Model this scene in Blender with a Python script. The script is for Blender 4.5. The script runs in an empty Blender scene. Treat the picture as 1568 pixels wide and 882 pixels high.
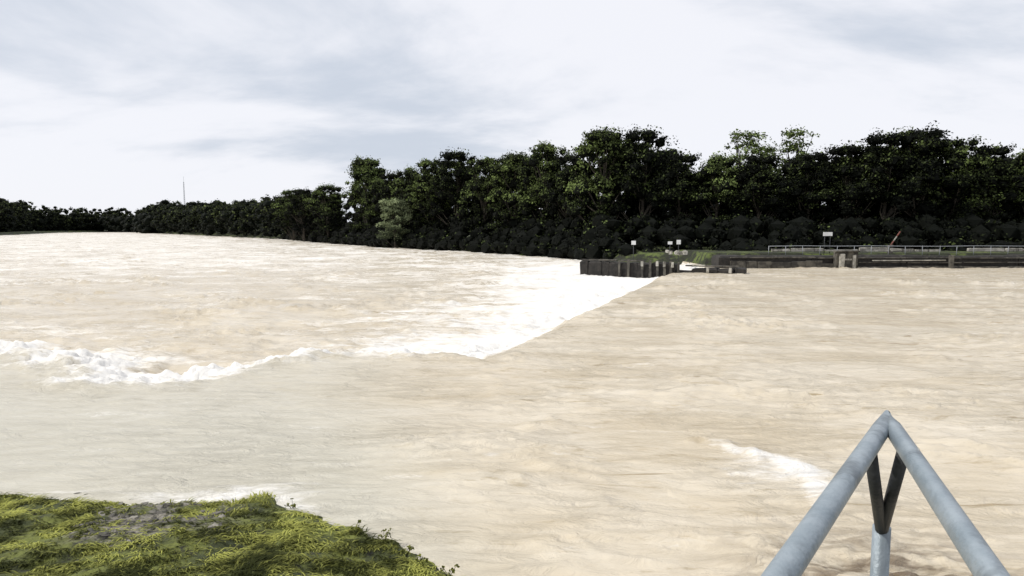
import bpy, math, numpy as np
from mathutils import Vector
R = np.random.RandomState(7)
scn = bpy.context.scene
scn.view_settings.view_transform='Standard'; scn.view_settings.look='None'; scn.view_settings.exposure=0

# ---------------- helpers ----------------
def hash2(ix,iy,seed):
    n = (ix.astype(np.int64)*374761393 + iy.astype(np.int64)*668265263 + seed*1442695041) & 0xffffffff
    n = ((n ^ (n>>13))*1274126177) & 0xffffffff
    n = n ^ (n>>16)
    return (n & 0xffff)/65535.0
def vnoise(x,y,seed=0):
    ix=np.floor(x); iy=np.floor(y); fx=x-ix; fy=y-iy
    fx=fx*fx*(3-2*fx); fy=fy*fy*(3-2*fy)
    ix=ix.astype(np.int64); iy=iy.astype(np.int64)
    a=hash2(ix,iy,seed); b=hash2(ix+1,iy,seed); c=hash2(ix,iy+1,seed); d=hash2(ix+1,iy+1,seed)
    return (a*(1-fx)+b*fx)*(1-fy)+(c*(1-fx)+d*fx)*fy
def fbm(x,y,o=4,seed=0,g=0.5):
    s=0;a=1;t=0
    for k in range(o):
        c,q=math.cos(k*0.7),math.sin(k*0.7)
        s=s+a*vnoise((x*c-y*q)*2**k+17.3*k,(x*q+y*c)*2**k-9.1*k,seed+k) if k else s+a*vnoise(x,y,seed); t+=a; a*=g
    return s/t
def sm(a,b,x):
    t=np.clip((x-a)/(b-a),0,1); return t*t*(3-2*t)
def dist_poly(px,py,pts,closed=False):
    d=np.full(px.shape,1e9); n=len(pts)
    for i in range(n if closed else n-1):
        ax,ay=pts[i]; bx,by=pts[(i+1)%n]
        dx,dy=bx-ax,by-ay; L=dx*dx+dy*dy
        t=np.clip(((px-ax)*dx+(py-ay)*dy)/L,0,1)
        d=np.minimum(d,np.hypot(px-ax-t*dx,py-ay-t*dy))
    return d
def inside(px,py,pts):
    r=np.zeros(px.shape,bool); n=len(pts)
    for i in range(n):
        ax,ay=pts[i]; bx,by=pts[(i+1)%n]
        if ay==by: continue
        c=((ay>py)!=(by>py))&(px<(bx-ax)*(py-ay)/(by-ay)+ax)
        r^=c
    return r
def add_obj(name,mesh):
    o=bpy.data.objects.new(name,mesh); scn.collection.objects.link(o); return o
def mesh_np(name,V,F,mats,midx=None,smooth=False,attrs=None):
    me=bpy.data.meshes.new(name)
    V=np.asarray(V,np.float32); F=np.asarray(F,np.int32); k=F.shape[1]
    me.vertices.add(len(V)); me.vertices.foreach_set('co',V.ravel())
    me.loops.add(F.size); me.loops.foreach_set('vertex_index',F.ravel())
    me.polygons.add(len(F)); me.polygons.foreach_set('loop_start',np.arange(0,F.size,k,dtype=np.int32))
    for m in mats: me.materials.append(m)
    if midx is not None: me.polygons.foreach_set('material_index',np.asarray(midx,np.int32))
    me.polygons.foreach_set('use_smooth',np.full(len(F),smooth))
    me.update(calc_edges=True); me.validate()
    if attrs:
        for n,a in attrs.items():
            at=me.attributes.new(n,'FLOAT','POINT'); at.data.foreach_set('value',np.asarray(a,np.float32))
    return me
def grid_faces(nr,nc):
    i=np.arange(nr-1)[:,None]*nc+np.arange(nc-1)[None,:]
    i=i.ravel(); return np.stack([i,i+1,i+nc+1,i+nc],1)

class MB:
    def __init__(s): s.v=[];s.f=[];s.m=[]
    def box(s,c,size,m=0,rz=0,jit=0,taper=1.0):
        b=len(s.v); cx,cy,cz=c; hx,hy,hz=[q/2 for q in size]
        ca,sa=math.cos(rz),math.sin(rz); e=min(hx,hy,hz)*0.18
        rings=[(-hz,-e*1.0),(-hz+e,0),(hz-e,0),(hz,-e)]
        for k,(z,ins) in enumerate(rings):
            tp=1 if z<0 else taper
            for X,Y in ((-1,-1),(1,-1),(1,1),(-1,1)):
                x=X*(hx+ins)*tp; y=Y*(hy+ins)*tp
                x+=R.uniform(-jit,jit); y+=R.uniform(-jit,jit)
                s.v.append((cx+x*ca-y*sa,cy+x*sa+y*ca,cz+z+R.uniform(-jit,jit)))
        for k in range(3):
            for q in range(4):
                s.f.append((b+k*4+q,b+k*4+(q+1)%4,b+k*4+4+(q+1)%4,b+k*4+4+q)); s.m.append(m)
        s.f.append((b+3,b+2,b+1,b)); s.m.append(m); s.f.append((b+12,b+13,b+14,b+15)); s.m.append(m)
    def tube(s,pts,rad,m=0,n=10):
        b=len(s.v); P=[Vector(p) for p in pts]
        for i,p in enumerate(P):
            d=(P[min(i+1,len(P)-1)]-P[max(i-1,0)]).normalized()
            u=d.cross(Vector((0.13,0.21,1)) if abs(d.z)<0.9 else Vector((1,0.1,0))).normalized(); w=d.cross(u)
            r=rad[i] if hasattr(rad,'__len__') else rad
            for k in range(n):
                a=2*math.pi*k/n; s.v.append(tuple(p+u*math.cos(a)*r+w*math.sin(a)*r))
        for i in range(len(P)-1):
            for k in range(n):
                s.f.append((b+i*n+k,b+i*n+(k+1)%n,b+(i+1)*n+(k+1)%n,b+(i+1)*n+k)); s.m.append(m)
        s.f.append(tuple(b+k for k in range(n))[::-1]); s.m.append(m)
        e=b+(len(P)-1)*n; s.f.append(tuple(e+k for k in range(n))); s.m.append(m)
    def mesh(s,name,mats,smooth=False):
        me=bpy.data.meshes.new(name); me.from_pydata(s.v,[],s.f)
        for m in mats: me.materials.append(m)
        me.polygons.foreach_set('material_index',s.m)
        me.polygons.foreach_set('use_smooth',[smooth]*len(s.f)); me.update(); return me
    def obj(s,name,mats,smooth=False,parent=None):
        o=add_obj(name,s.mesh(name,mats,smooth))
        if parent: o.parent=parent
        return o
def empty(name):
    o=bpy.data.objects.new(name,None); scn.collection.objects.link(o); return o

# ---------------- materials ----------------
class NT:
    def __init__(s,mat):
        s.t=mat.node_tree; s.n=s.t.nodes
    def new(s,ty,**k):
        n=s.n.new(ty)
        for a,b in k.items():
            if a.startswith('i_'): n.inputs[a[2:].replace('_',' ')].default_value=b
            else: setattr(n,a,b)
        return n
    def l(s,a,b): s.t.links.new(a,b)
    def math(s,op,a,b=None,clamp=False):
        n=s.n.new('ShaderNodeMath'); n.operation=op; n.use_clamp=clamp
        for i,q in enumerate((a,b)):
            if q is None: continue
            if hasattr(q,'is_output'): s.l(q,n.inputs[i])
            else: n.inputs[i].default_value=q
        return n.outputs[0]
    def mix(s,f,a,b,bt='MIX'):
        n=s.n.new('ShaderNodeMix'); n.data_type='RGBA'; n.blend_type=bt
        for i,q in ((0,f),(6,a),(7,b)):
            if hasattr(q,'is_output'): s.l(q,n.inputs[i])
            else: n.inputs[i].default_value=q if i==0 else (*q,1)
        return n.outputs[2]
    def noise(s,vec,scale,detail=4,rough=0.5,dist=0):
        n=s.n.new('ShaderNodeTexNoise'); n.inputs['Scale'].default_value=scale
        n.inputs['Detail'].default_value=detail; n.inputs['Roughness'].default_value=rough; n.inputs['Distortion'].default_value=dist
        if vec is not None: s.l(vec,n.inputs['Vector'])
        return n.outputs['Fac']
    def mapr(s,v,a,b,c=0,d=1):
        n=s.n.new('ShaderNodeMapRange'); n.interpolation_type='SMOOTHSTEP'
        for i,q in enumerate((v,a,b,c,d)):
            if hasattr(q,'is_output'): s.l(q,n.inputs[i])
            else: n.inputs[i].default_value=q
        return n.outputs[0]
    def mapping(s,vec,scale=(1,1,1),rot=(0,0,0),loc=(0,0,0)):
        n=s.n.new('ShaderNodeMapping'); s.l(vec,n.inputs[0]); n.inputs['Scale'].default_value=scale
        n.inputs['Rotation'].default_value=rot; n.inputs['Location'].default_value=loc; return n.outputs[0]
def newmat(name):
    m=bpy.data.materials.new(name); m.use_nodes=True; t=NT(m)
    return m,t,t.n['Principled BSDF']
def surf(name,c1,c2,scale=3,rough=0.8,bump=0.3,metal=0,c3=None,bscale=None):
    m,t,p=newmat(name); tc=t.new('ShaderNodeTexCoord').outputs['Object']
    a=t.noise(tc,scale,5,0.6); col=t.mix(t.mapr(a,0.35,0.65),c1,c2)
    if c3: col=t.mix(t.mapr(t.noise(t.mapping(tc,(1,1,0.2)),scale*0.7,4,0.7),0.52,0.7),col,c3)
    t.l(col,p.inputs['Base Color']); p.inputs['Roughness'].default_value=rough; p.inputs['Metallic'].default_value=metal
    b=t.new('ShaderNodeBump',i_Strength=bump,i_Distance=0.05); t.l(t.noise(tc,bscale or scale*5,4,0.6),b.inputs['Height']); t.l(b.outputs[0],p.inputs['Normal'])
    return m
M_conc=surf('weathered_concrete',(0.035,0.032,0.028),(0.12,0.11,0.09),1.2,0.9,0.6,c3=(0.012,0.012,0.01))
M_concL=surf('pale_concrete',(0.22,0.21,0.18),(0.45,0.43,0.38),1.6,0.85,0.4,c3=(0.06,0.055,0.045))
M_dark=surf('wet_dark_timber',(0.008,0.007,0.006),(0.028,0.024,0.02),2,0.8,0.6)
M_rail=surf('galvanised_grey_blue_paint',(0.22,0.265,0.30),(0.29,0.335,0.37),9,0.45,0.18,metal=0.2,c3=(0.15,0.175,0.195),bscale=60)
M_steel=surf('dark_steel',(0.018,0.02,0.024),(0.04,0.042,0.045),8,0.6,0.2)
M_white=surf('white_paint',(0.72,0.73,0.72),(0.82,0.82,0.8),4,0.6,0.1)
M_red=surf('faded_red_paint',(0.14,0.045,0.035),(0.22,0.07,0.05),4,0.7,0.1)
M_bark=surf('bark',(0.03,0.024,0.018),(0.07,0.06,0.045),3,0.95,0.8)
M_mast=surf('mast_steel',(0.3,0.32,0.34),(0.4,0.42,0.44),1,0.6,0.1)

def leafmat(name,dark,light,trans=0.0,pw=1.6):
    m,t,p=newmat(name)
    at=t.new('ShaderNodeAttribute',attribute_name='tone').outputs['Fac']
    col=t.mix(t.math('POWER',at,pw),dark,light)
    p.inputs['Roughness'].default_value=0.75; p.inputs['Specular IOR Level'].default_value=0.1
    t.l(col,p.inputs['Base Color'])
    if trans>0:
        tr=t.new('ShaderNodeBsdfTranslucent'); t.l(t.mix(1.0,col,(1.1,1.2,0.5),'MULTIPLY'),tr.inputs['Color'])
        mx=t.new('ShaderNodeMixShader'); mx.inputs[0].default_value=trans
        t.l(p.outputs[0],mx.inputs[1]); t.l(tr.outputs[0],mx.inputs[2]); t.l(mx.outputs[0],t.n['Material Output'].inputs[0])
    return m
M_leaf=leafmat('foliage_dark',(0.0025,0.0035,0.002),(0.17,0.225,0.07),pw=2.0)  # dark end carries painted crown shade, light end the sunlit clumps
M_leafP=leafmat('foliage_pale',(0.02,0.028,0.014),(0.30,0.35,0.19))
M_leafF=leafmat('foliage_distant',(0.004,0.006,0.0035),(0.12,0.15,0.05),pw=1.9)

# ---------------- foliage generator ----------------
import bmesh
def _ico(n):
    bm=bmesh.new(); bmesh.ops.create_icosphere(bm,subdivisions=n,radius=1)
    r=(np.array([v.co[:] for v in bm.verts]),np.array([[v.index for v in f.verts] for f in bm.faces])); bm.free(); return r
ICO1=_ico(1); ICO2=_ico(2)
class Fol:
    def __init__(s): s.V=[];s.F=[];s.T=[];s.M=[];s.n=0
    def put(s,V,F,T,m):
        s.V.append(V); s.F.append(F+s.n); s.T.append(T); s.M.append(np.full(len(F),m)); s.n+=len(V)
    def clump(s,c,r,nl,ls,tone,rs,m=0,core=0.62,flat=0.85):
        d=rs.normal(size=(nl,3)); d/=np.linalg.norm(d,axis=1)[:,None]
        d[:,2]=np.where(d[:,2]<-0.3,-d[:,2]*0.7,d[:,2])
        lump=1.0
        for _ in range(3):
            ax=rs.normal(size=3); ax/=np.linalg.norm(ax); lump=lump+0.30*np.sin(3.2*(d@ax)*rs.uniform(.8,1.8)+rs.uniform(0,6.28))
        lump=np.clip(lump,0.35,1.6)
        sc=np.array([rs.uniform(.8,1.3),rs.uniform(.8,1.3),flat*rs.uniform(.75,1.15)])
        rad=r*lump*(0.35+0.7*rs.rand(nl)**0.7)
        P=np.array(c)+d*rad[:,None]*sc
        nrm=d+rs.normal(size=(nl,3))*0.7; nrm[:,2]+=0.25; nrm/=np.linalg.norm(nrm,axis=1)[:,None]
        u=np.cross(nrm,rs.normal(size=(nl,3))); u/=np.linalg.norm(u,axis=1)[:,None]+1e-9
        w=np.cross(nrm,u); L=ls*(0.45+0.9*rs.rand(nl))[:,None]
        a=P-u*L*0.6; b=P+w*L*0.4+nrm*L*0.1; e=P+u*L*0.6; f=P-w*L*0.4+nrm*L*0.1
        V=np.stack([a,b,e,f],1).reshape(-1,3); i=np.arange(nl)*4
        F=np.concatenate([np.stack([i,i+1,i+2],1),np.stack([i,i+2,i+3],1)])
        T=np.clip(tone+rs.normal(size=nl)*0.2+d[:,2]*0.16+0.12*(lump-1),0,1)  # upper leaves painted lighter, hollows darker, as light from above
        s.put(V,F,np.repeat(T,4),m)
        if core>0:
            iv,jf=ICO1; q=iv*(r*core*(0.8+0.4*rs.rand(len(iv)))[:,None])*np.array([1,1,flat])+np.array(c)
            s.put(q,jf,np.zeros(len(iv)),m)  # darkest tone on the core paints shade inside the clump
    def tube(s,pts,rad,m=1,n=6):
        b=MB(); b.tube(pts,rad,0,n)
        F=[]
        for f in b.f:
            for k in range(1,len(f)-1): F.append((f[0],f[k],f[k+1]))
        s.put(np.array(b.v),np.array(F),np.zeros(len(b.v)),m)
    def mesh(s,name,mats):
        return mesh_np(name,np.concatenate(s.V),np.concatenate(s.F),mats,np.concatenate(s.M),attrs={'tone':np.concatenate(s.T)})
def tree_mesh(name,seed,width=6.5,low=3.0,N=80,nl=190,ls=0.36,tone=0.25,mat=None,core=0.58,csize=1.0,lit=0.35,dome=0.42):
    rs=np.random.RandomState(seed); F=Fol(); H=20.0
    bend=rs.uniform(-0.8,0.8,2)
    tr=[(bend[0]*t*t,bend[1]*t*t,t*H*0.82-0.8*(t==0)) for t in np.linspace(0,1,7)]
    F.tube(tr,[0.48,0.38,0.31,0.25,0.19,0.12,0.05],1,9)
    nb=11; lob=rs.uniform(0.75,1.15,(nb,4)); topl=rs.uniform(-1.5,0.5,nb)
    cs=[]
    for i in range(N):
        t=rs.rand()**0.75; a=rs.uniform(0,6.283); ia=int(a/6.2832*nb)%nb
        z=low+(H-1.6+topl[ia]*t-low)*t
        prof=math.sqrt(max(0.0,1-((t-dome)/(1.04-dome))**2)) if t>dome else 0.72+0.28*t/dome
        r=width*max(prof,0.15)*lob[ia,int(t*3.99)]*(rs.rand()**0.4)*0.9
        cs.append((tr[3][0]+math.cos(a)*r,tr[3][1]+math.sin(a)*r,z,r))
    for k in range(10):
        a=rs.uniform(0,6.28); q=rs.uniform(0.1,0.6)*width; cs.append((math.cos(a)*q,math.sin(a)*q,H-1.1-0.10*q*q/width*3-rs.rand()*0.6,1))
    for i,(x,y,z,r) in enumerate(cs):
        rr=rs.uniform(0.8,2.1)*csize*(0.8 if z>H-3.0 else 1)
        tn=tone+ (lit if rs.rand()<0.36 else -0.14)*min(1,z/H*1.2) + rs.uniform(-0.1,0.1)-0.3*(z<8)  # sunlit clumps and shaded lower crown are painted into the tone
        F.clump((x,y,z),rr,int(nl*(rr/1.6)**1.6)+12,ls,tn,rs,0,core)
        if i%3==0:
            t0=min(0.9,max(0.15,(z-2.5)/H)); k=int(t0*6); b=tr[k]
            mid=((b[0]+x)/2+rs.uniform(-.4,.4),(b[1]+y)/2+rs.uniform(-.4,.4),(b[2]+z)/2-0.3)
            F.tube([b,mid,(x,y,z)],[0.16,0.1,0.03],1,5)
    return F.mesh(name,[mat or M_leaf,M_bark])

var=[tree_mesh('broadleaf_a',1,7.0,2.5,92,tone=0.32),tree_mesh('broadleaf_b',2,6.2,2.0,82,tone=0.38,dome=0.5),tree_mesh('broadleaf_c',3,6.6,3.0,84,tone=0.46,dome=0.4),
     tree_mesh('broadleaf_d',4,6.0,2.0,80,tone=0.10,lit=0.26,dome=0.55),tree_mesh('broadleaf_e',5,7.4,2.2,96,tone=0.52,dome=0.5)]
sparse=[tree_mesh('airy_a',11,4.8,6.0,58,95,0.32,0.74,None,0.0,0.8),tree_mesh('airy_b',12,4.4,6.0,56,95,0.32,0.74,None,0.0,0.8)]
pale=tree_mesh('pale_willow',21,8.5,2.0,64,240,0.46,0.6,M_leafP,0.5,1.3)

def put_tree(name,me,x,y,ztop,wscale=1.0,base=0.5):
    o=add_obj(name,me); o.location=(x,y,base); s=(ztop-base)/19.8
    o.scale=(s*wscale,s*wscale,s); o.rotation_euler=(0,0,R.uniform(0,6.28)); return o
TL=[(-46.5,215,27.5,4,.86),(-65,236,20.0,1,1.1),(-90,275,20.6,2,1.2),(-78,250,19.4,3,1.1),(-35,198,21.0,3,.9),(-28.5,187,21.4,1,.95),(-21,178,23.2,2,.95),(-14,170,24.2,3,1.0),
(-6.5,161,22.2,0,.9),(0.5,152,21.8,4,.9),(7.0,143,23.0,2,.9),(12.0,134,19.6,3,.95),(17.0,124,23.0,4,.95),(23.7,122,22.6,3,.95),
(29.8,119,18.0,3,1.0),(35.8,117,17.4,1,1.05),(42.0,114,17.2,3,1.1),(50.2,113,17.6,3,1.0),(55.6,111,18.6,3,1.0),(60.5,109,20.2,3,1.05),
(66,109,21.0,3,1.05),(71.5,109,19.6,0,1.0),(77,109,18.2,3,1.0),(84,109,17.6,2,1.0),(92,110,19,3,1.0),(101,112,19,0,1.1),(112,112,20,1,1.1),(-41,206,20,2,.9)]
for x,y,z,v,w in TL: put_tree('broadleaf_tree',var[v],x,y,z,w)
put_tree('airy_tree',sparse[0],42.7,124,23.2,1.0); put_tree('airy_tree',sparse[1],52.9,126,23.6,1.0); put_tree('airy_tree',sparse[0],47.8,127,20.8,0.9)
put_tree('pale_willow_tree',pale,-31.2,178,12.6,0.95,0.0)

def simple_tree(F,rs,x,y,h,wd,nc,nl,ls,tone,low=0.1):
    for i in range(nc):
        t=rs.rand()**0.75; z=h*(low+(0.93-low)*t); a=rs.uniform(0,6.28)
        r=wd*(math.sqrt(max(0.04,1-((t-.45)/.58)**2)) if t>.45 else 0.9)*rs.rand()**0.45
        rr=rs.uniform(0.13,0.2)*wd*2
        F.clump((x+math.cos(a)*r,y+math.sin(a)*r,z+0.3),rr,nl,ls,tone+rs.uniform(-.1,.1)+(0.35 if rs.rand()<.3 else 0)*t-0.15*(t<.4),rs,0,0.75)  # tone paints some upper clumps as sunlit, the tree foot as shaded
rs=np.random.RandomState(77)
F=Fol()
for (x,y,z,v,w) in TL:
    for k in range(2):
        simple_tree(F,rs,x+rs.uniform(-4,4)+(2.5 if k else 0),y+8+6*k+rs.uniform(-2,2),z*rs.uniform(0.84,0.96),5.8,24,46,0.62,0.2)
    for k in range(9):
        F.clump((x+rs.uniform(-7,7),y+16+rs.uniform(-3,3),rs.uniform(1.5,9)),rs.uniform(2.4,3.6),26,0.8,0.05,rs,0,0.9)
add_obj('woodland_mass',F.mesh('woodland_mass',[M_leaf,M_bark]))
def walk(pts,step):
    out=[]
    for (ax,ay),(bx,by) in zip(pts[:-1],pts[1:]):
        L=math.hypot(bx-ax,by-ay); n=max(1,int(L/step))
        for i in range(n): out.append((ax+(bx-ax)*i/n,ay+(by-ay)*i/n))
    return out
bank=[(125,97),(60,97),(34,99),(27,103),(15,105),(11,120),(-6.5,149),(-35.5,185),(-65,236),(-106,312)]
F=Fol()
for (x,y) in walk(bank,1.9):
    for k in range(4):
        rr=rs.uniform(1.0,2.3)
        F.clump((x+rs.uniform(-1,1)+k*0.8,y+rs.uniform(-.5,.5)+k*2.0,0.5+k*1.5+rs.uniform(-.3,.8)),rr,80,0.42,-0.1+0.55*rs.rand()*(rs.rand()<.15),rs,0,0.85)
add_obj('riverside_shrubs',F.mesh('riverside_shrubs',[M_leaf,M_bark]))
F=Fol()
far=[(-95,300),(-200,446),(-320,612),(-440,784),(-500,812),(-500,690),(-372,452),(-362,330),(-520,200)]
for (x,y) in walk(far,9):
    D=math.hypot(x,y); leftbank=(x<-330 and y<700)
    for k in range(3):
        xx=x-0+rs.uniform(-3,3)+(6*k if x>-460 and y>300 and x>-(y*0.565)+0 else -7*k); yy=y+7*k+rs.uniform(-3,3)
        h=(19+ (D-300)*0.011)*rs.uniform(0.85,1.14)*(1.06 if k else 0.9)
        if leftbank: h*=1.15
        simple_tree(F,rs,xx,yy,h,rs.uniform(5,9),18,32,1.0,0.25,0.05)
    if leftbank or x<-430:
        for k in range(10): F.clump((x-8+rs.uniform(-7,7),y+rs.uniform(-7,7),rs.uniform(1,16)),rs.uniform(3.5,5),24,1.3,0.05,rs,0,0.92)
add_obj('distant_tree_line',F.mesh('distant_tree_line',[M_leafF,M_bark]))

# ---------------- terrain ----------------
river=[(600,-2),(600,84.5),(27,84.5),(25,96),(14,101),(12,118),(-6,148),(-35,184),(-105,311),(-440,780),(-487,806),(-480,700),(-350,454),(-345,330),(-500,200),(-600,60),(-600,6),(-25,6),(-15,0),(3,-2)]
xs=np.concatenate([np.array([-4000,-3000,-2000,-1400,-1000,-800]),np.arange(-650,-60,9),np.arange(-60,130,1.6),np.arange(130,600,20),np.array([800,1200,2000,3000,4000])])
ys=np.concatenate([np.array([-1500,-700,-300,-120,-50]),np.arange(-20,70,5),np.arange(70,200,1.6),np.arange(200,900,9),np.array([1000,1300,2000,3000,4500])])
X,Y=np.meshgrid(xs,ys); ins=inside(X,Y,river); d=dist_poly(X,Y,river,True)
Z=np.where(ins,-0.9-2.5*sm(0,5,d),-0.9+1.9*sm(0,4,d)+0.5*fbm(X/6,Y/6,3,5)*sm(2,8,d))
wallz=(X>26)&(~ins)&(Y>83)&(Y<130); Z=np.where(wallz,np.maximum(Z,1.5+0.2*fbm(X/4,Y/4,2,9)),Z)
m,t,p=newmat('grassy_ground'); tc=t.new('ShaderNodeTexCoord').outputs['Object']
c=t.mix(t.mapr(t.noise(tc,0.35,5,0.6),0.45,0.62),(0.02,0.025,0.01),(0.10,0.13,0.03)); c=t.mix(t.mapr(t.noise(tc,1.3,4,0.7),0.48,0.62),c,(0.012,0.011,0.008))
t.l(c,p.inputs['Base Color']); p.inputs['Roughness'].default_value=0.95
b=t.new('ShaderNodeBump',i_Strength=0.8,i_Distance=0.2); t.l(t.noise(tc,4,4,.7),b.inputs['Height']); t.l(b.outputs[0],p.inputs['Normal'])
add_obj('ground',mesh_np('ground',np.stack([X,Y,Z],2).reshape(-1,3),grid_faces(len(ys),len(xs)),[m],smooth=True))

# ---------------- water ----------------
crest=[(25,82),(19.2,77.3),(-0.9,24.6),(-2.6,25.2),(-4.4,25.6),(-6.4,25.6),(-7.6,24.4),(-9.2,22.7),(-10.2,21.2),(-11.6,20.2),(-13.5,20.7),(-16,22.8),(-19,25.5),(-26,28),(-60,30)]
upper=crest+[(-60,-60),(900,-60),(900,130),(25,130)]
rows=np.concatenate([1.2+np.geomspace(1,45,520)-1,np.geomspace(46.5,1500,340)]); u=np.linspace(-1.15,1.25,740)
Yg=np.repeat(rows[:,None],len(u),1); Xg=u[None,:]*(Yg+7)
up=inside(Xg,Yg,upper); dc=dist_poly(Xg,Yg,crest); s=np.where(up,dc,-dc)
left=sm(0.5,-3.0,Xg)
s=s+left*((fbm(Xg/1.6,Yg/1.6,5,41,0.6)-0.5)*2.6)+(1-left)*0.12*(fbm(Xg/2,Yg/2,2,43)-0.5)
DROP=0.6
drop=-DROP*sm(0.15,-1.5,s)-0.08*sm(2.5,0,s)*(1-left)*0.6
low=sm(0,-1.5,s)
z=drop.copy()
wxx=Xg+1.6*(fbm(Xg/4,Yg/4,3,301)-.5); wyy=Yg+1.6*(fbm(Xg/4,Yg/4,3,302)-.5)
gust=sm(0.3,0.75,fbm(Xg/7,Yg/5,3,52))
chop=0.18*(fbm(wxx/1.6,wyy/0.75,5,51,0.58)-0.5)*(0.3+1.1*gust)
ridge=1-np.abs(2*fbm(wxx/2.4+0.3*wyy,wyy/0.9,4,57,0.55)-1)
chop+=0.18*(ridge**5)*(0.08+sm(0.45,0.85,fbm(Xg/5,Yg/5,2,58))*1.3)
calm=1-0.5*sm(4,-3,Xg)*(1-low)*sm(30,22,Yg)
z+=chop*calm*(0.85+0.5*sm(12,40,Yg)-0.5*sm(50,85,Yg)*(1-low))+0.14*(fbm(Xg/6,Yg/3.5,3,55)-0.5)
es=np.exp(np.minimum(s,0)/8.0)
turb=low*es
z+=turb*0.75*(fbm(Xg/0.9,Yg/0.8,5,61,0.55)-0.45)*(0.5+vnoise(Xg/3,Yg/3,62))
z+=low*0.40*(fbm(Xg/4,Yg/2.0,4,65)-0.5)
rw=1.5*(0.5+1.0*vnoise(Xg/2.5,Yg/2.5,73))
roll=np.exp(-((s+1.5)/rw)**2)*left
z+=roll*(0.26+0.9*(fbm(Xg/0.55,Yg/0.55,5,71,0.6)-0.38))
patch=fbm(Xg/5,Yg/4,3,67)
foam=low*(1-left)*np.exp(np.minimum(s,0)/17.0)*1.5+left*roll*1.45
foam+=left*low*np.exp(np.minimum(s,0)/4)*0.6
foam+=sm(-12,-4.0,Xg)*left*low*np.exp(np.minimum(s+1,0)/10.0)*1.05
foam+=low*(0.2+0.55*sm(35,110,Yg)+1.0*(patch-0.5))
foam+=(1-low)*(0.26*sm(22,70,Yg)+0.7*(patch-0.53))
sw=[(4.4,15.0),(5.2,14.2),(5.9,13.8),(6.2,13.0),(5.9,12.2),(5.4,11.4)]
wx=Xg+0.9*(fbm(Xg/0.6,Yg/0.6,4,76)-.5); wy=Yg+1.1*(fbm(Xg/0.6,Yg/0.6,4,77)-.5)
dsw=dist_poly(wx,wy,sw); foam+=0.85*np.exp(-(dsw/0.36)**2)+0.85*np.exp(-(np.hypot(Xg-5.2,(Yg-13.2))/0.95)**2)
z+=0.16*np.exp(-(dsw/0.4)**2)*(fbm(Xg*3,Yg*3,3,75))
rg=np.exp(-(np.hypot((Xg-5.4)/1.3,Yg-9.0)/1.5)**2); z+=rg*0.28*(fbm(Xg/0.4,Yg/0.3,4,81)-0.5)
shore=[(-45,14),(-20,12.6),(-12,11.9),(-7,11.75),(-5.5,11.9),(-4.5,12.0),(-3.7,11.5),(-2.4,10.5),(-1.5,9.75),(-0.8,9.1),(-0.1,8.1),(0.1,6.5),(0.3,4),(0.4,2.4)]
dsh=dist_poly(Xg,Yg,shore)
foam+=0.6*np.exp(-(dsh/0.6)**2)*sm(-1.5,-4,Xg)*(0.3+fbm(Xg*1.2,Yg*1.2,3,83))+0.3*np.exp(-dsh/1.5)*sm(-3,-6,Xg)
shal=np.exp(-dsh/5.0)*sm(3,-5,Xg)*(1-low)*1.1+0.5*(1-low)*sm(-1,-8,Xg)
m,t,p=newmat('muddy_water'); tc=t.new('ShaderNodeTexCoord').outputs['Object']
fo=t.new('ShaderNodeAttribute',attribute_name='foam').outputs['Fac']; sh=t.new('ShaderNodeAttribute',attribute_name='shallow').outputs['Fac']
rg_=t.new('ShaderNodeAttribute',attribute_name='rough_patch').outputs['Fac']
st=t.mapping(tc,(0.35,1.0,1),(0,0,0.12))
c=t.mix(t.mapr(t.noise(st,0.35,5,0.62,0.8),0.32,0.68),(0.54,0.465,0.345),(0.635,0.57,0.46))
c=t.mix(t.math('MULTIPLY',t.mapr(t.noise(st,1.5,5,0.7,1.2),0.54,0.72),0.75),c,(0.42,0.345,0.23))
c=t.mix(t.math('MULTIPLY',t.mapr(t.noise(t.mapping(tc,(0.4,1.6,1),(0,0,-0.1)),0.7,5,0.65,1.5),0.61,0.71),0.85),c,(0.32,0.25,0.145))
c=t.mix(t.math('MULTIPLY',t.mapr(sh,0,1),0.75),c,(0.49,0.475,0.40))
c=t.mix(t.math('MULTIPLY',rg_,t.mapr(t.noise(st,3.0,3,0.6,0.5),0.4,0.6)),c,(0.14,0.10,0.06))
n1=t.noise(t.mapping(tc,(0.55,1.2,1),(0,0,0.1)),1.1,7,0.74,1.2)
n2=t.noise(t.mapping(tc,(0.16,0.8,1),(0,0,0.06)),1.2,5,0.7,0.6)
nn=t.math('ADD',t.math('MULTIPLY',n1,0.6),t.math('MULTIPLY',n2,0.4))
fm=t.mapr(t.math('ADD',fo,t.math('MULTIPLY',t.math('SUBTRACT',nn,0.5),4.4)),0.35,1.3)
c=t.mix(fm,c,(0.78,0.765,0.735))
t.l(c,p.inputs['Base Color'])
t.l(t.mapr(fm,0,1,0.22,0.85),p.inputs['Roughness']); p.inputs['IOR'].default_value=1.33
t.l(t.mapr(fm,0,1,0.45,0.1),p.inputs['Specular IOR Level'])
hb=t.math('MULTIPLY',t.noise(t.mapping(tc,(0.6,1.3,1),(0,0,0.15)),2.0,6,0.64,0.9),t.mapr(t.noise(tc,0.25,2,0.5),0.35,0.65,0.4,1.25))
b=t.new('ShaderNodeBump',i_Strength=0.85,i_Distance=0.18); t.l(hb,b.inputs['Height']); t.l(b.outputs[0],p.inputs['Normal'])
wm=mesh_np('river_water',np.stack([Xg,Yg,z],2).reshape(-1,3),grid_faces(len(rows),len(u)),[m],smooth=True,
  attrs={'foam':np.clip(foam,-0.5,1.8).ravel(),'shallow':np.clip(shal,0,1).ravel(),'rough_patch':np.clip(rg,0,1).ravel()})
add_obj('river_water',wm)

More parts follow.
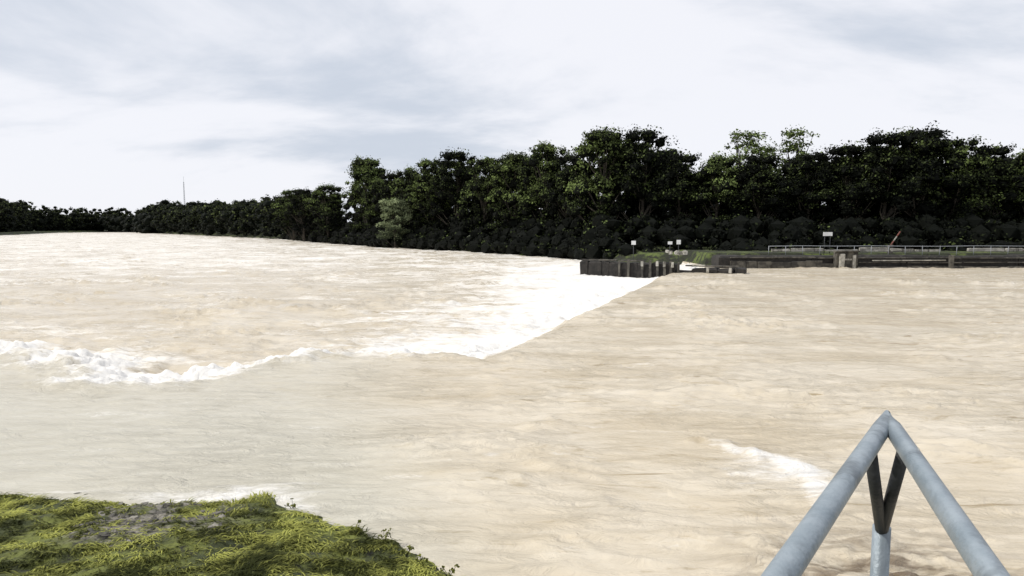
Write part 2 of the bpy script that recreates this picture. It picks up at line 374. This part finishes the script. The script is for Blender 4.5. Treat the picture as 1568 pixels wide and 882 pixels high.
# ---------------- near grass bank ----------------
gx=np.arange(-42,3.2,0.07); gy=np.arange(-3,15.6,0.07); gX,gY=np.meshgrid(gx,gy)
bankpoly=shore+[(0.4,-10),(-45,-10)]
def bank_h(x,y):
    i=inside(x,y,bankpoly); d=dist_poly(x,y,shore); sd=np.where(i,d,-d)+(fbm(x/0.8,y/0.8,4,91)-0.5)*0.8
    h=np.where(sd>0,0.06*sm(0,0.3,sd)+0.13*sd,sd*0.5)
    return h+0.2*(fbm(x/0.5,y/0.5,4,93,0.6)-0.5)*sm(-0.5,0.6,sd)+0.12*(fbm(x/2,y/2,2,94)-0.5), sd
gZ,gs=bank_h(gX,gY); gZ=np.clip(gZ,-1.5,3)
m,t,p=newmat('mossy_bank'); tc=t.new('ShaderNodeTexCoord').outputs['Object']
c=t.mix(t.mapr(t.noise(tc,1.1,5,0.65),0.38,0.62),(0.035,0.045,0.008),(0.15,0.17,0.028))
c=t.mix(t.mapr(t.noise(tc,5,5,0.7),0.5,0.66),c,(0.010,0.011,0.005))
st_=t.new('ShaderNodeAttribute',attribute_name='stony').outputs['Fac']
c=t.mix(st_,c,t.mix(t.mapr(t.noise(tc,6,5,0.75),0.42,0.6),(0.02,0.019,0.015),(0.24,0.22,0.18)))
t.l(c,p.inputs['Base Color']); p.inputs['Roughness'].default_value=0.85
b=t.new('ShaderNodeBump',i_Strength=0.9,i_Distance=0.06); t.l(t.noise(tc,14,4,.7),b.inputs['Height']); t.l(b.outputs[0],p.inputs['Normal'])
def stony(x,y): return np.clip(np.exp(-(((x+5.9)/1.1)**2+((y-10.6)/1.3)**2)**1.5)*1.4*sm(0.42,0.62,fbm(x/0.5,y/0.5,4,97,0.6)),0,1)
add_obj('grass_bank',mesh_np('grass_bank',np.stack([gX,gY,gZ],2).reshape(-1,3),grid_faces(len(gy),len(gx)),[m],smooth=True,attrs={'stony':stony(gX,gY).ravel()}))
n=220000
bx=R.uniform(-18,0.6,n); by=R.uniform(6.0,13.0,n); bz,bs=bank_h(bx,by)
gpatch=fbm(bx/0.5+3,by/0.22,4,99,0.62)
keep=(bs>0.03+0.2*R.rand(n))&(R.rand(n)>stony(bx,by)*0.9)&(R.rand(n)<0.06+1.2*sm(0.41,0.57,gpatch))
bx,by,bz,gpatch=bx[keep],by[keep],bz[keep],gpatch[keep]; n=len(bx)
ang=fbm(bx/1.2,by/1.2,2,101)*9+R.normal(size=n)*0.7; L=R.uniform(0.08,0.22,n); w=R.uniform(0.006,0.013,n); up_=R.uniform(0.1,0.5,n)
dx,dy=np.cos(ang),np.sin(ang); base=np.stack([bx,by,bz-0.01],1)
mid=base+np.stack([dx*L*0.5,dy*L*0.5,L*up_*0.7],1); tip=base+np.stack([dx*L,dy*L,L*up_*0.55],1); sd=np.stack([-dy*w,dx*w,0*w],1)
V=np.stack([base-sd,base+sd,mid+sd*0.8,mid-sd*0.8,tip],1).reshape(-1,3); i=np.arange(n)*5
Ff=np.concatenate([np.stack([i,i+1,i+2],1),np.stack([i,i+2,i+3],1),np.stack([i+3,i+2,i+4],1)])
tn=np.clip(0.52+2.6*(fbm(bx/0.6,by/0.6,4,103,0.6)-0.5)+R.normal(size=n)*0.2,0,1)
M_gr=leafmat('wet_grass',(0.028,0.034,0.007),(0.42,0.43,0.11),0.2,1.4)
add_obj('matted_grass',mesh_np('matted_grass',V,Ff,[M_gr],attrs={'tone':np.repeat(tn,5)}))
F=Fol()
for (x,y) in [(-2.5,10.3),(-1.6,9.6),(-2.0,10.0),(-0.9,9.0),(-3.9,11.4),(-1.3,9.3)]:
    zz=float(bank_h(np.array([x]),np.array([y]))[0][0])
    for k in range(5):
        a=rs.uniform(0,6.28); l=rs.uniform(.06,.17); q=(x+math.cos(a)*l*.7,y+math.sin(a)*l*.7,zz+l)
        F.tube([(x,y,zz-0.05),((x+q[0])/2,(y+q[1])/2,zz+l*.6),q],[.005,.004,.002],0,4)
        F.clump(q,0.035,12,0.035,0.3,rs,0,0)
add_obj('bank_weeds',F.mesh('bank_weeds',[M_gr,M_bark]))
F=Fol(); iv2,jf2=ICO2; cnt=0
while cnt<130:
    x=rs.uniform(-8.5,-4.2); y=rs.uniform(8.4,12.2)
    if stony(np.array([x]),np.array([y]))[0]<0.3 and not (y>11.5 and rs.rand()<0.12): continue
    zz=float(bank_h(np.array([x]),np.array([y]))[0][0]); r=rs.uniform(0.02,0.06)
    k=1+0.6*(rs.rand(len(iv2))-0.5); a=rs.uniform(0,6.28)
    q=iv2*k[:,None]*np.array([r*rs.uniform(1,2.0),r,r*0.5]); q=np.stack([q[:,0]*math.cos(a)-q[:,1]*math.sin(a),q[:,0]*math.sin(a)+q[:,1]*math.cos(a),q[:,2]],1)+np.array([x,y,max(zz,-0.02)])
    F.put(q,jf2,np.full(len(iv2),rs.rand()**1.5),0); cnt+=1
m,t,p=newmat('river_stone'); at=t.new('ShaderNodeAttribute',attribute_name='tone').outputs['Fac']; tc=t.new('ShaderNodeTexCoord').outputs['Object']
c=t.mix(at,(0.04,0.036,0.03),(0.28,0.26,0.22)); c=t.mix(t.mapr(t.noise(tc,9,4,.6),0.5,0.65),c,(0.05,0.055,0.02)); t.l(c,p.inputs['Base Color']); p.inputs['Roughness'].default_value=0.7
add_obj('bank_rubble',F.mesh('bank_rubble',[m]))

# ---------------- viewing platform and railing ----------------
ZR=4.41; apex=(1.155,2.0)
A0=(-0.97,-0.8); B0=(0.12,-0.8)
rl=empty('metal_railing')
def on(a,t_): return (apex[0]+(a[0]-apex[0])*t_,apex[1]+(a[1]-apex[1])*t_)
b=MB()
b.tube([(*A0,ZR),(*on(A0,.03),ZR),(apex[0],apex[1]+0.0,ZR+0.006),(*on(B0,.03),ZR),(*B0,ZR)],0.025,0,28); o=b.obj('handrail',[M_rail],True,rl)
b=MB()
for a in (A0,B0):
    q=on(a,0.085); b.tube([(*q,ZR-0.012),(apex[0],apex[1],4.05)],0.017,0,14)
    b.tube([(*on(a,.62),ZR),(*on(a,.62),3.3)],0.022,0,14); b.tube([(*on(a,.985),ZR),(*on(a,.985),3.3)],0.022,0,14)
    b.tube([(*on(a,.0),3.82),(*a,3.82)],0.016,0,14)
b.obj('braces_and_posts',[M_steel],True,rl)
b=MB(); b.tube([(*apex,4.07),(*apex,3.3)],0.026,0,20); b.tube([(*apex,3.335),(*apex,3.3)],0.06,0,20); b.obj('corner_post',[M_rail],True,rl)
b=MB(); pts=[(1.2,2.12),(-1.12,-0.9),(-1.12,-4),(0.35,-4),(0.35,-0.9)]
nb=len(pts); b.v=[(x,y,3.3) for x,y in pts]+[(x,y,-1.8) for x,y in pts]
b.f=[tuple(range(nb)),tuple(range(2*nb-1,nb-1,-1))]+[(k,k+nb,(k+1)%nb+nb,(k+1)%nb) for k in range(nb)]; b.m=[0]*len(b.f)
b.obj('concrete_platform',[M_concL])

# ---------------- weir pier : runs from (8.5,80) to (24.8,72) ----------------
pier=empty('weir_pier'); PR=math.atan2(-8.0,16.3)
def pp(q,off=0): return (8.5+16.3*q+off*math.sin(-PR)*-1, 80-8.0*q-off*math.cos(PR))
b=MB(); q=0
while q<1:
    w=R.uniform(0.05,0.10); x,y=pp(q+w/2); top=1.15-0.35*q+R.uniform(-.14,.1)
    if q>0.66: top=0.62+R.uniform(-.15,.1)
    if 0.60<q<0.66: top=0.2
    b.box((x,y,top/2-0.7),(w*18.1-0.02,1.8+R.uniform(-.2,.2),top+1.4),0,PR+R.uniform(-.04,.04),0.08); q+=w
b.obj('wall',[M_dark],False,pier)
b=MB()
for q in [0.27,0.33,0.42,0.47,0.515,0.56,0.60,0.645]:
    x,y=pp(q,1.1); b.box((x,y,0.3),(0.26,0.22,R.uniform(1.5,2.3)),0,PR,0.04)
for q0,q1,zt in [(0.0,0.24,1.12),(0.27,0.4,1.1),(0.68,0.99,0.72)]:
    x,y=pp((q0+q1)/2,0.4); b.box((x,y,zt+0.06),((q1-q0)*18.1,0.5,0.13),0,PR,0.03)
b.obj('posts_and_coping',[M_conc],False,pier)
b=MB()
for q,zt in [(0.42,1.3),(0.515,1.35),(0.56,1.3),(0.61,1.25),(0.82,0.75),(0.95,0.8)]:
    x,y=pp(q,1.28); b.box((x,y,zt-0.4),(0.28,0.1,0.55),0,PR,.03)
x,y=pp(0.76,0.8); b.box((x,y,0.86),(1.5,0.4,0.12),0,PR,.02)
b.obj('pale_patches',[M_concL],False,pier)
# ---------------- lock wall ----------------
lock=empty('lock_wall')
b=MB()
x=25.6
while x<130:
    w=R.uniform(3,5); b.box((x+w/2,84+R.uniform(-.08,.08),-0.6),(w-0.04,3.0,4.2+R.uniform(-.15,.15)),0,0,0.05); x+=w
b.obj('dark_wall',[M_dark],False,lock)
b=MB()
x=27
while x<39.5:
    w=R.uniform(1.2,2.6); b.box((x+w/2,82.35,0.35+R.uniform(-.15,.15)),(w-.06,0.3,0.9+R.uniform(-.3,.3)),0,0,0.05); x+=w
x=27
while x<126:
    w=R.uniform(5,9); b.box((x+w/2,82.35,1.28+R.uniform(-.04,.04)),(w-.1,0.25,0.15),0,0,.02)
    if x>42: b.box((x+w/2,82.2,0.12+R.uniform(-.05,.05)),(w-.15,0.3,0.2),0,0,.03); b.box((x+w/2,82.2,0.7+R.uniform(-.04,.04)),(w-.3,0.2,0.11),0,0,.02)
    x+=w
b.obj('horizontal_walings',[M_conc],False,lock)
b=MB()
b.box((40.3,81.4,0.6),(0.5,0.8,2.4),0,0,0.06); b.box((41.9,81.5,0.55),(0.35,0.6,2.2),0,0,0.05)
b.box((41.3,81.6,1.1),(1.6,0.3,0.2),0,0,.03)
b.box((49,82.0,0.95),(9,0.2,0.14),0,0,.03)
b.obj('pale_posts',[M_concL],False,lock)
b=MB()
b.box((41.1,81.9,0.6),(2.6,1.0,2.9),0,0,0.08); b.box((41.0,81.5,2.1),(2.9,0.9,0.18),0,0,.03)
for x in (54,66,80,92): b.box((x,81.7,0.5),(0.4,0.5,2.2),0,0,.04)
b.obj('gate_frame',[M_conc],False,lock)
b=MB()
x=33.5
while x<125:
    w=R.uniform(2,5); hh=R.uniform(0.25,0.5)
    if R.rand()<0.8: b.box((x+w/2,86.2,1.6+hh/2+0.3),(w-0.25,0.3,hh),0,0,0.04)
    x+=w
b.obj('parapet',[M_concL],False,lock)
b=MB()
for x in np.arange(33,124,2.2): b.tube([(x,85.6,1.5),(x+R.uniform(-.06,.06),85.6,2.65)],0.035,0,6)
for zz in (2.62,): b.tube([(x,85.6,zz+R.uniform(-.04,.04)) for x in np.arange(33,125,4.4)],0.035,0,6)
b.obj('guard_rail',[M_mast],True,lock)

# ---------------- signs ----------------
def sign(x,y,z,w,h,z0):
    e=empty('sign_board'); b=MB(); b.box((x,y,z),(w,0.06,h),0); b.obj('panel',[M_white],False,e)
    b=MB()
    for k in ((-.3,.3) if w>1 else (0,)): b.tube([(x+k*w,y+0.07,z0),(x+k*w,y+0.07,z+h*0.4)],0.05,0,8)
    b.obj('post',[M_steel],True,e)
sign(41.1,86.8,4.15,1.2,0.5,1.4); sign(16.8,92,2.9,0.6,0.55,0.3)
sign(21.6,91,2.9,0.6,0.4,0.5); sign(22.9,91.5,3.0,0.55,0.6,0.5)
b=MB()
for k in range(9): b.box((21.0+R.uniform(0,2.6),90+R.uniform(-.5,.5),1.5+R.uniform(0,.3)),(R.uniform(.2,.6),.4,R.uniform(.2,.6)),0,R.uniform(0,1),.06)
b.obj('concrete_blocks',[M_concL])
e=empty('barrier_arm'); b=MB(); b.box((50.0,88,1.9),(0.5,0.5,1.6),0,0,.02); b.obj('pedestal',[M_conc],False,e)
b=MB()
for k in range(3):
    b.tube([(50.0+k*0.4,88,2.6+k*0.62),(50.0+(k+1)*0.4,88,2.6+(k+1)*0.62)],0.085,0 if k!=1 else 1,8)
b.obj('arm',[M_red,M_concL],True,e)
# mast
b=MB(); mx,my=-440,900; H=66
for k in range(3):
    a=k*2.094
    b.tube([(mx+math.cos(a)*1.4,my+math.sin(a)*1.4,0),(mx+math.cos(a)*.4,my+math.sin(a)*.4,H)],[0.22,0.13],0,5)
for i in range(24):
    z0=i*H/24; z1=(i+1)*H/24; r0=1.4-1.0*i/24; r1=1.4-1.0*(i+1)/24
    for k in range(3):
        a=k*2.094; c_=(k+1)*2.094; b.tube([(mx+math.cos(a)*r0,my+math.sin(a)*r0,z0),(mx+math.cos(c_)*r1,my+math.sin(c_)*r1,z1)],0.07,0,4)
b.tube([(mx,my,H),(mx,my,H+7)],0.12,0,5); b.obj('radio_mast',[M_mast])

# ---------------- world / sun ----------------
w=bpy.data.worlds.new('World'); scn.world=w; w.use_nodes=True; t=NT(w); bg=t.n['Background']
sv=Vector((-0.78,-0.06,0.80)).normalized(); el=math.asin(sv.z); az=math.atan2(sv.x,sv.y)
sky=t.new('ShaderNodeTexSky'); sky.sky_type='NISHITA'; sky.sun_disc=False; sky.sun_elevation=el; sky.sun_rotation=az
g=t.new('ShaderNodeTexCoord').outputs['Generated']; sp=t.new('ShaderNodeSeparateXYZ'); t.l(g,sp.inputs[0])
zc=t.math('ADD',t.math('MAXIMUM',sp.outputs[2],0.0),0.30)
cb=t.new('ShaderNodeCombineXYZ'); t.l(t.math('DIVIDE',sp.outputs[0],zc),cb.inputs[0]); t.l(t.math('DIVIDE',sp.outputs[1],zc),cb.inputs[1])
v=t.mapping(cb.outputs[0],(0.7,1.0,1),(0,0,0.45),(7.4,2.2,0))
n1=t.noise(v,1.2,7,0.57,0.35); n2=t.noise(v,0.45,2,0.5)
f=t.math('ADD',t.math('MULTIPLY',n1,0.6),t.math('MULTIPLY',n2,0.4))
cl=t.mix(t.mapr(f,0.38,0.505),(6.3,6.85,7.8),(9.3,9.4,9.95))
cv=t.mix(0.95,sky.outputs[0],cl)
t.l(cv,bg.inputs[0]); bg.inputs[1].default_value=0.1
sd_=bpy.data.lights.new('sun','SUN'); sd_.energy=2.9; sd_.angle=math.radians(1.5); sd_.color=(1,0.96,0.88)
so=bpy.data.objects.new('sun',sd_); scn.collection.objects.link(so); so.rotation_euler=sv.to_track_quat('Z','Y').to_euler()
# ---------------- camera ----------------
cd=bpy.data.cameras.new('camera'); cd.lens=1018/1568*36; cd.sensor_width=36; cd.clip_end=9000; cd.clip_start=0.05
co=bpy.data.objects.new('camera',cd); scn.collection.objects.link(co); co.location=(0,0,5); co.rotation_euler=(math.radians(90-5.2),0,0)
scn.camera=co
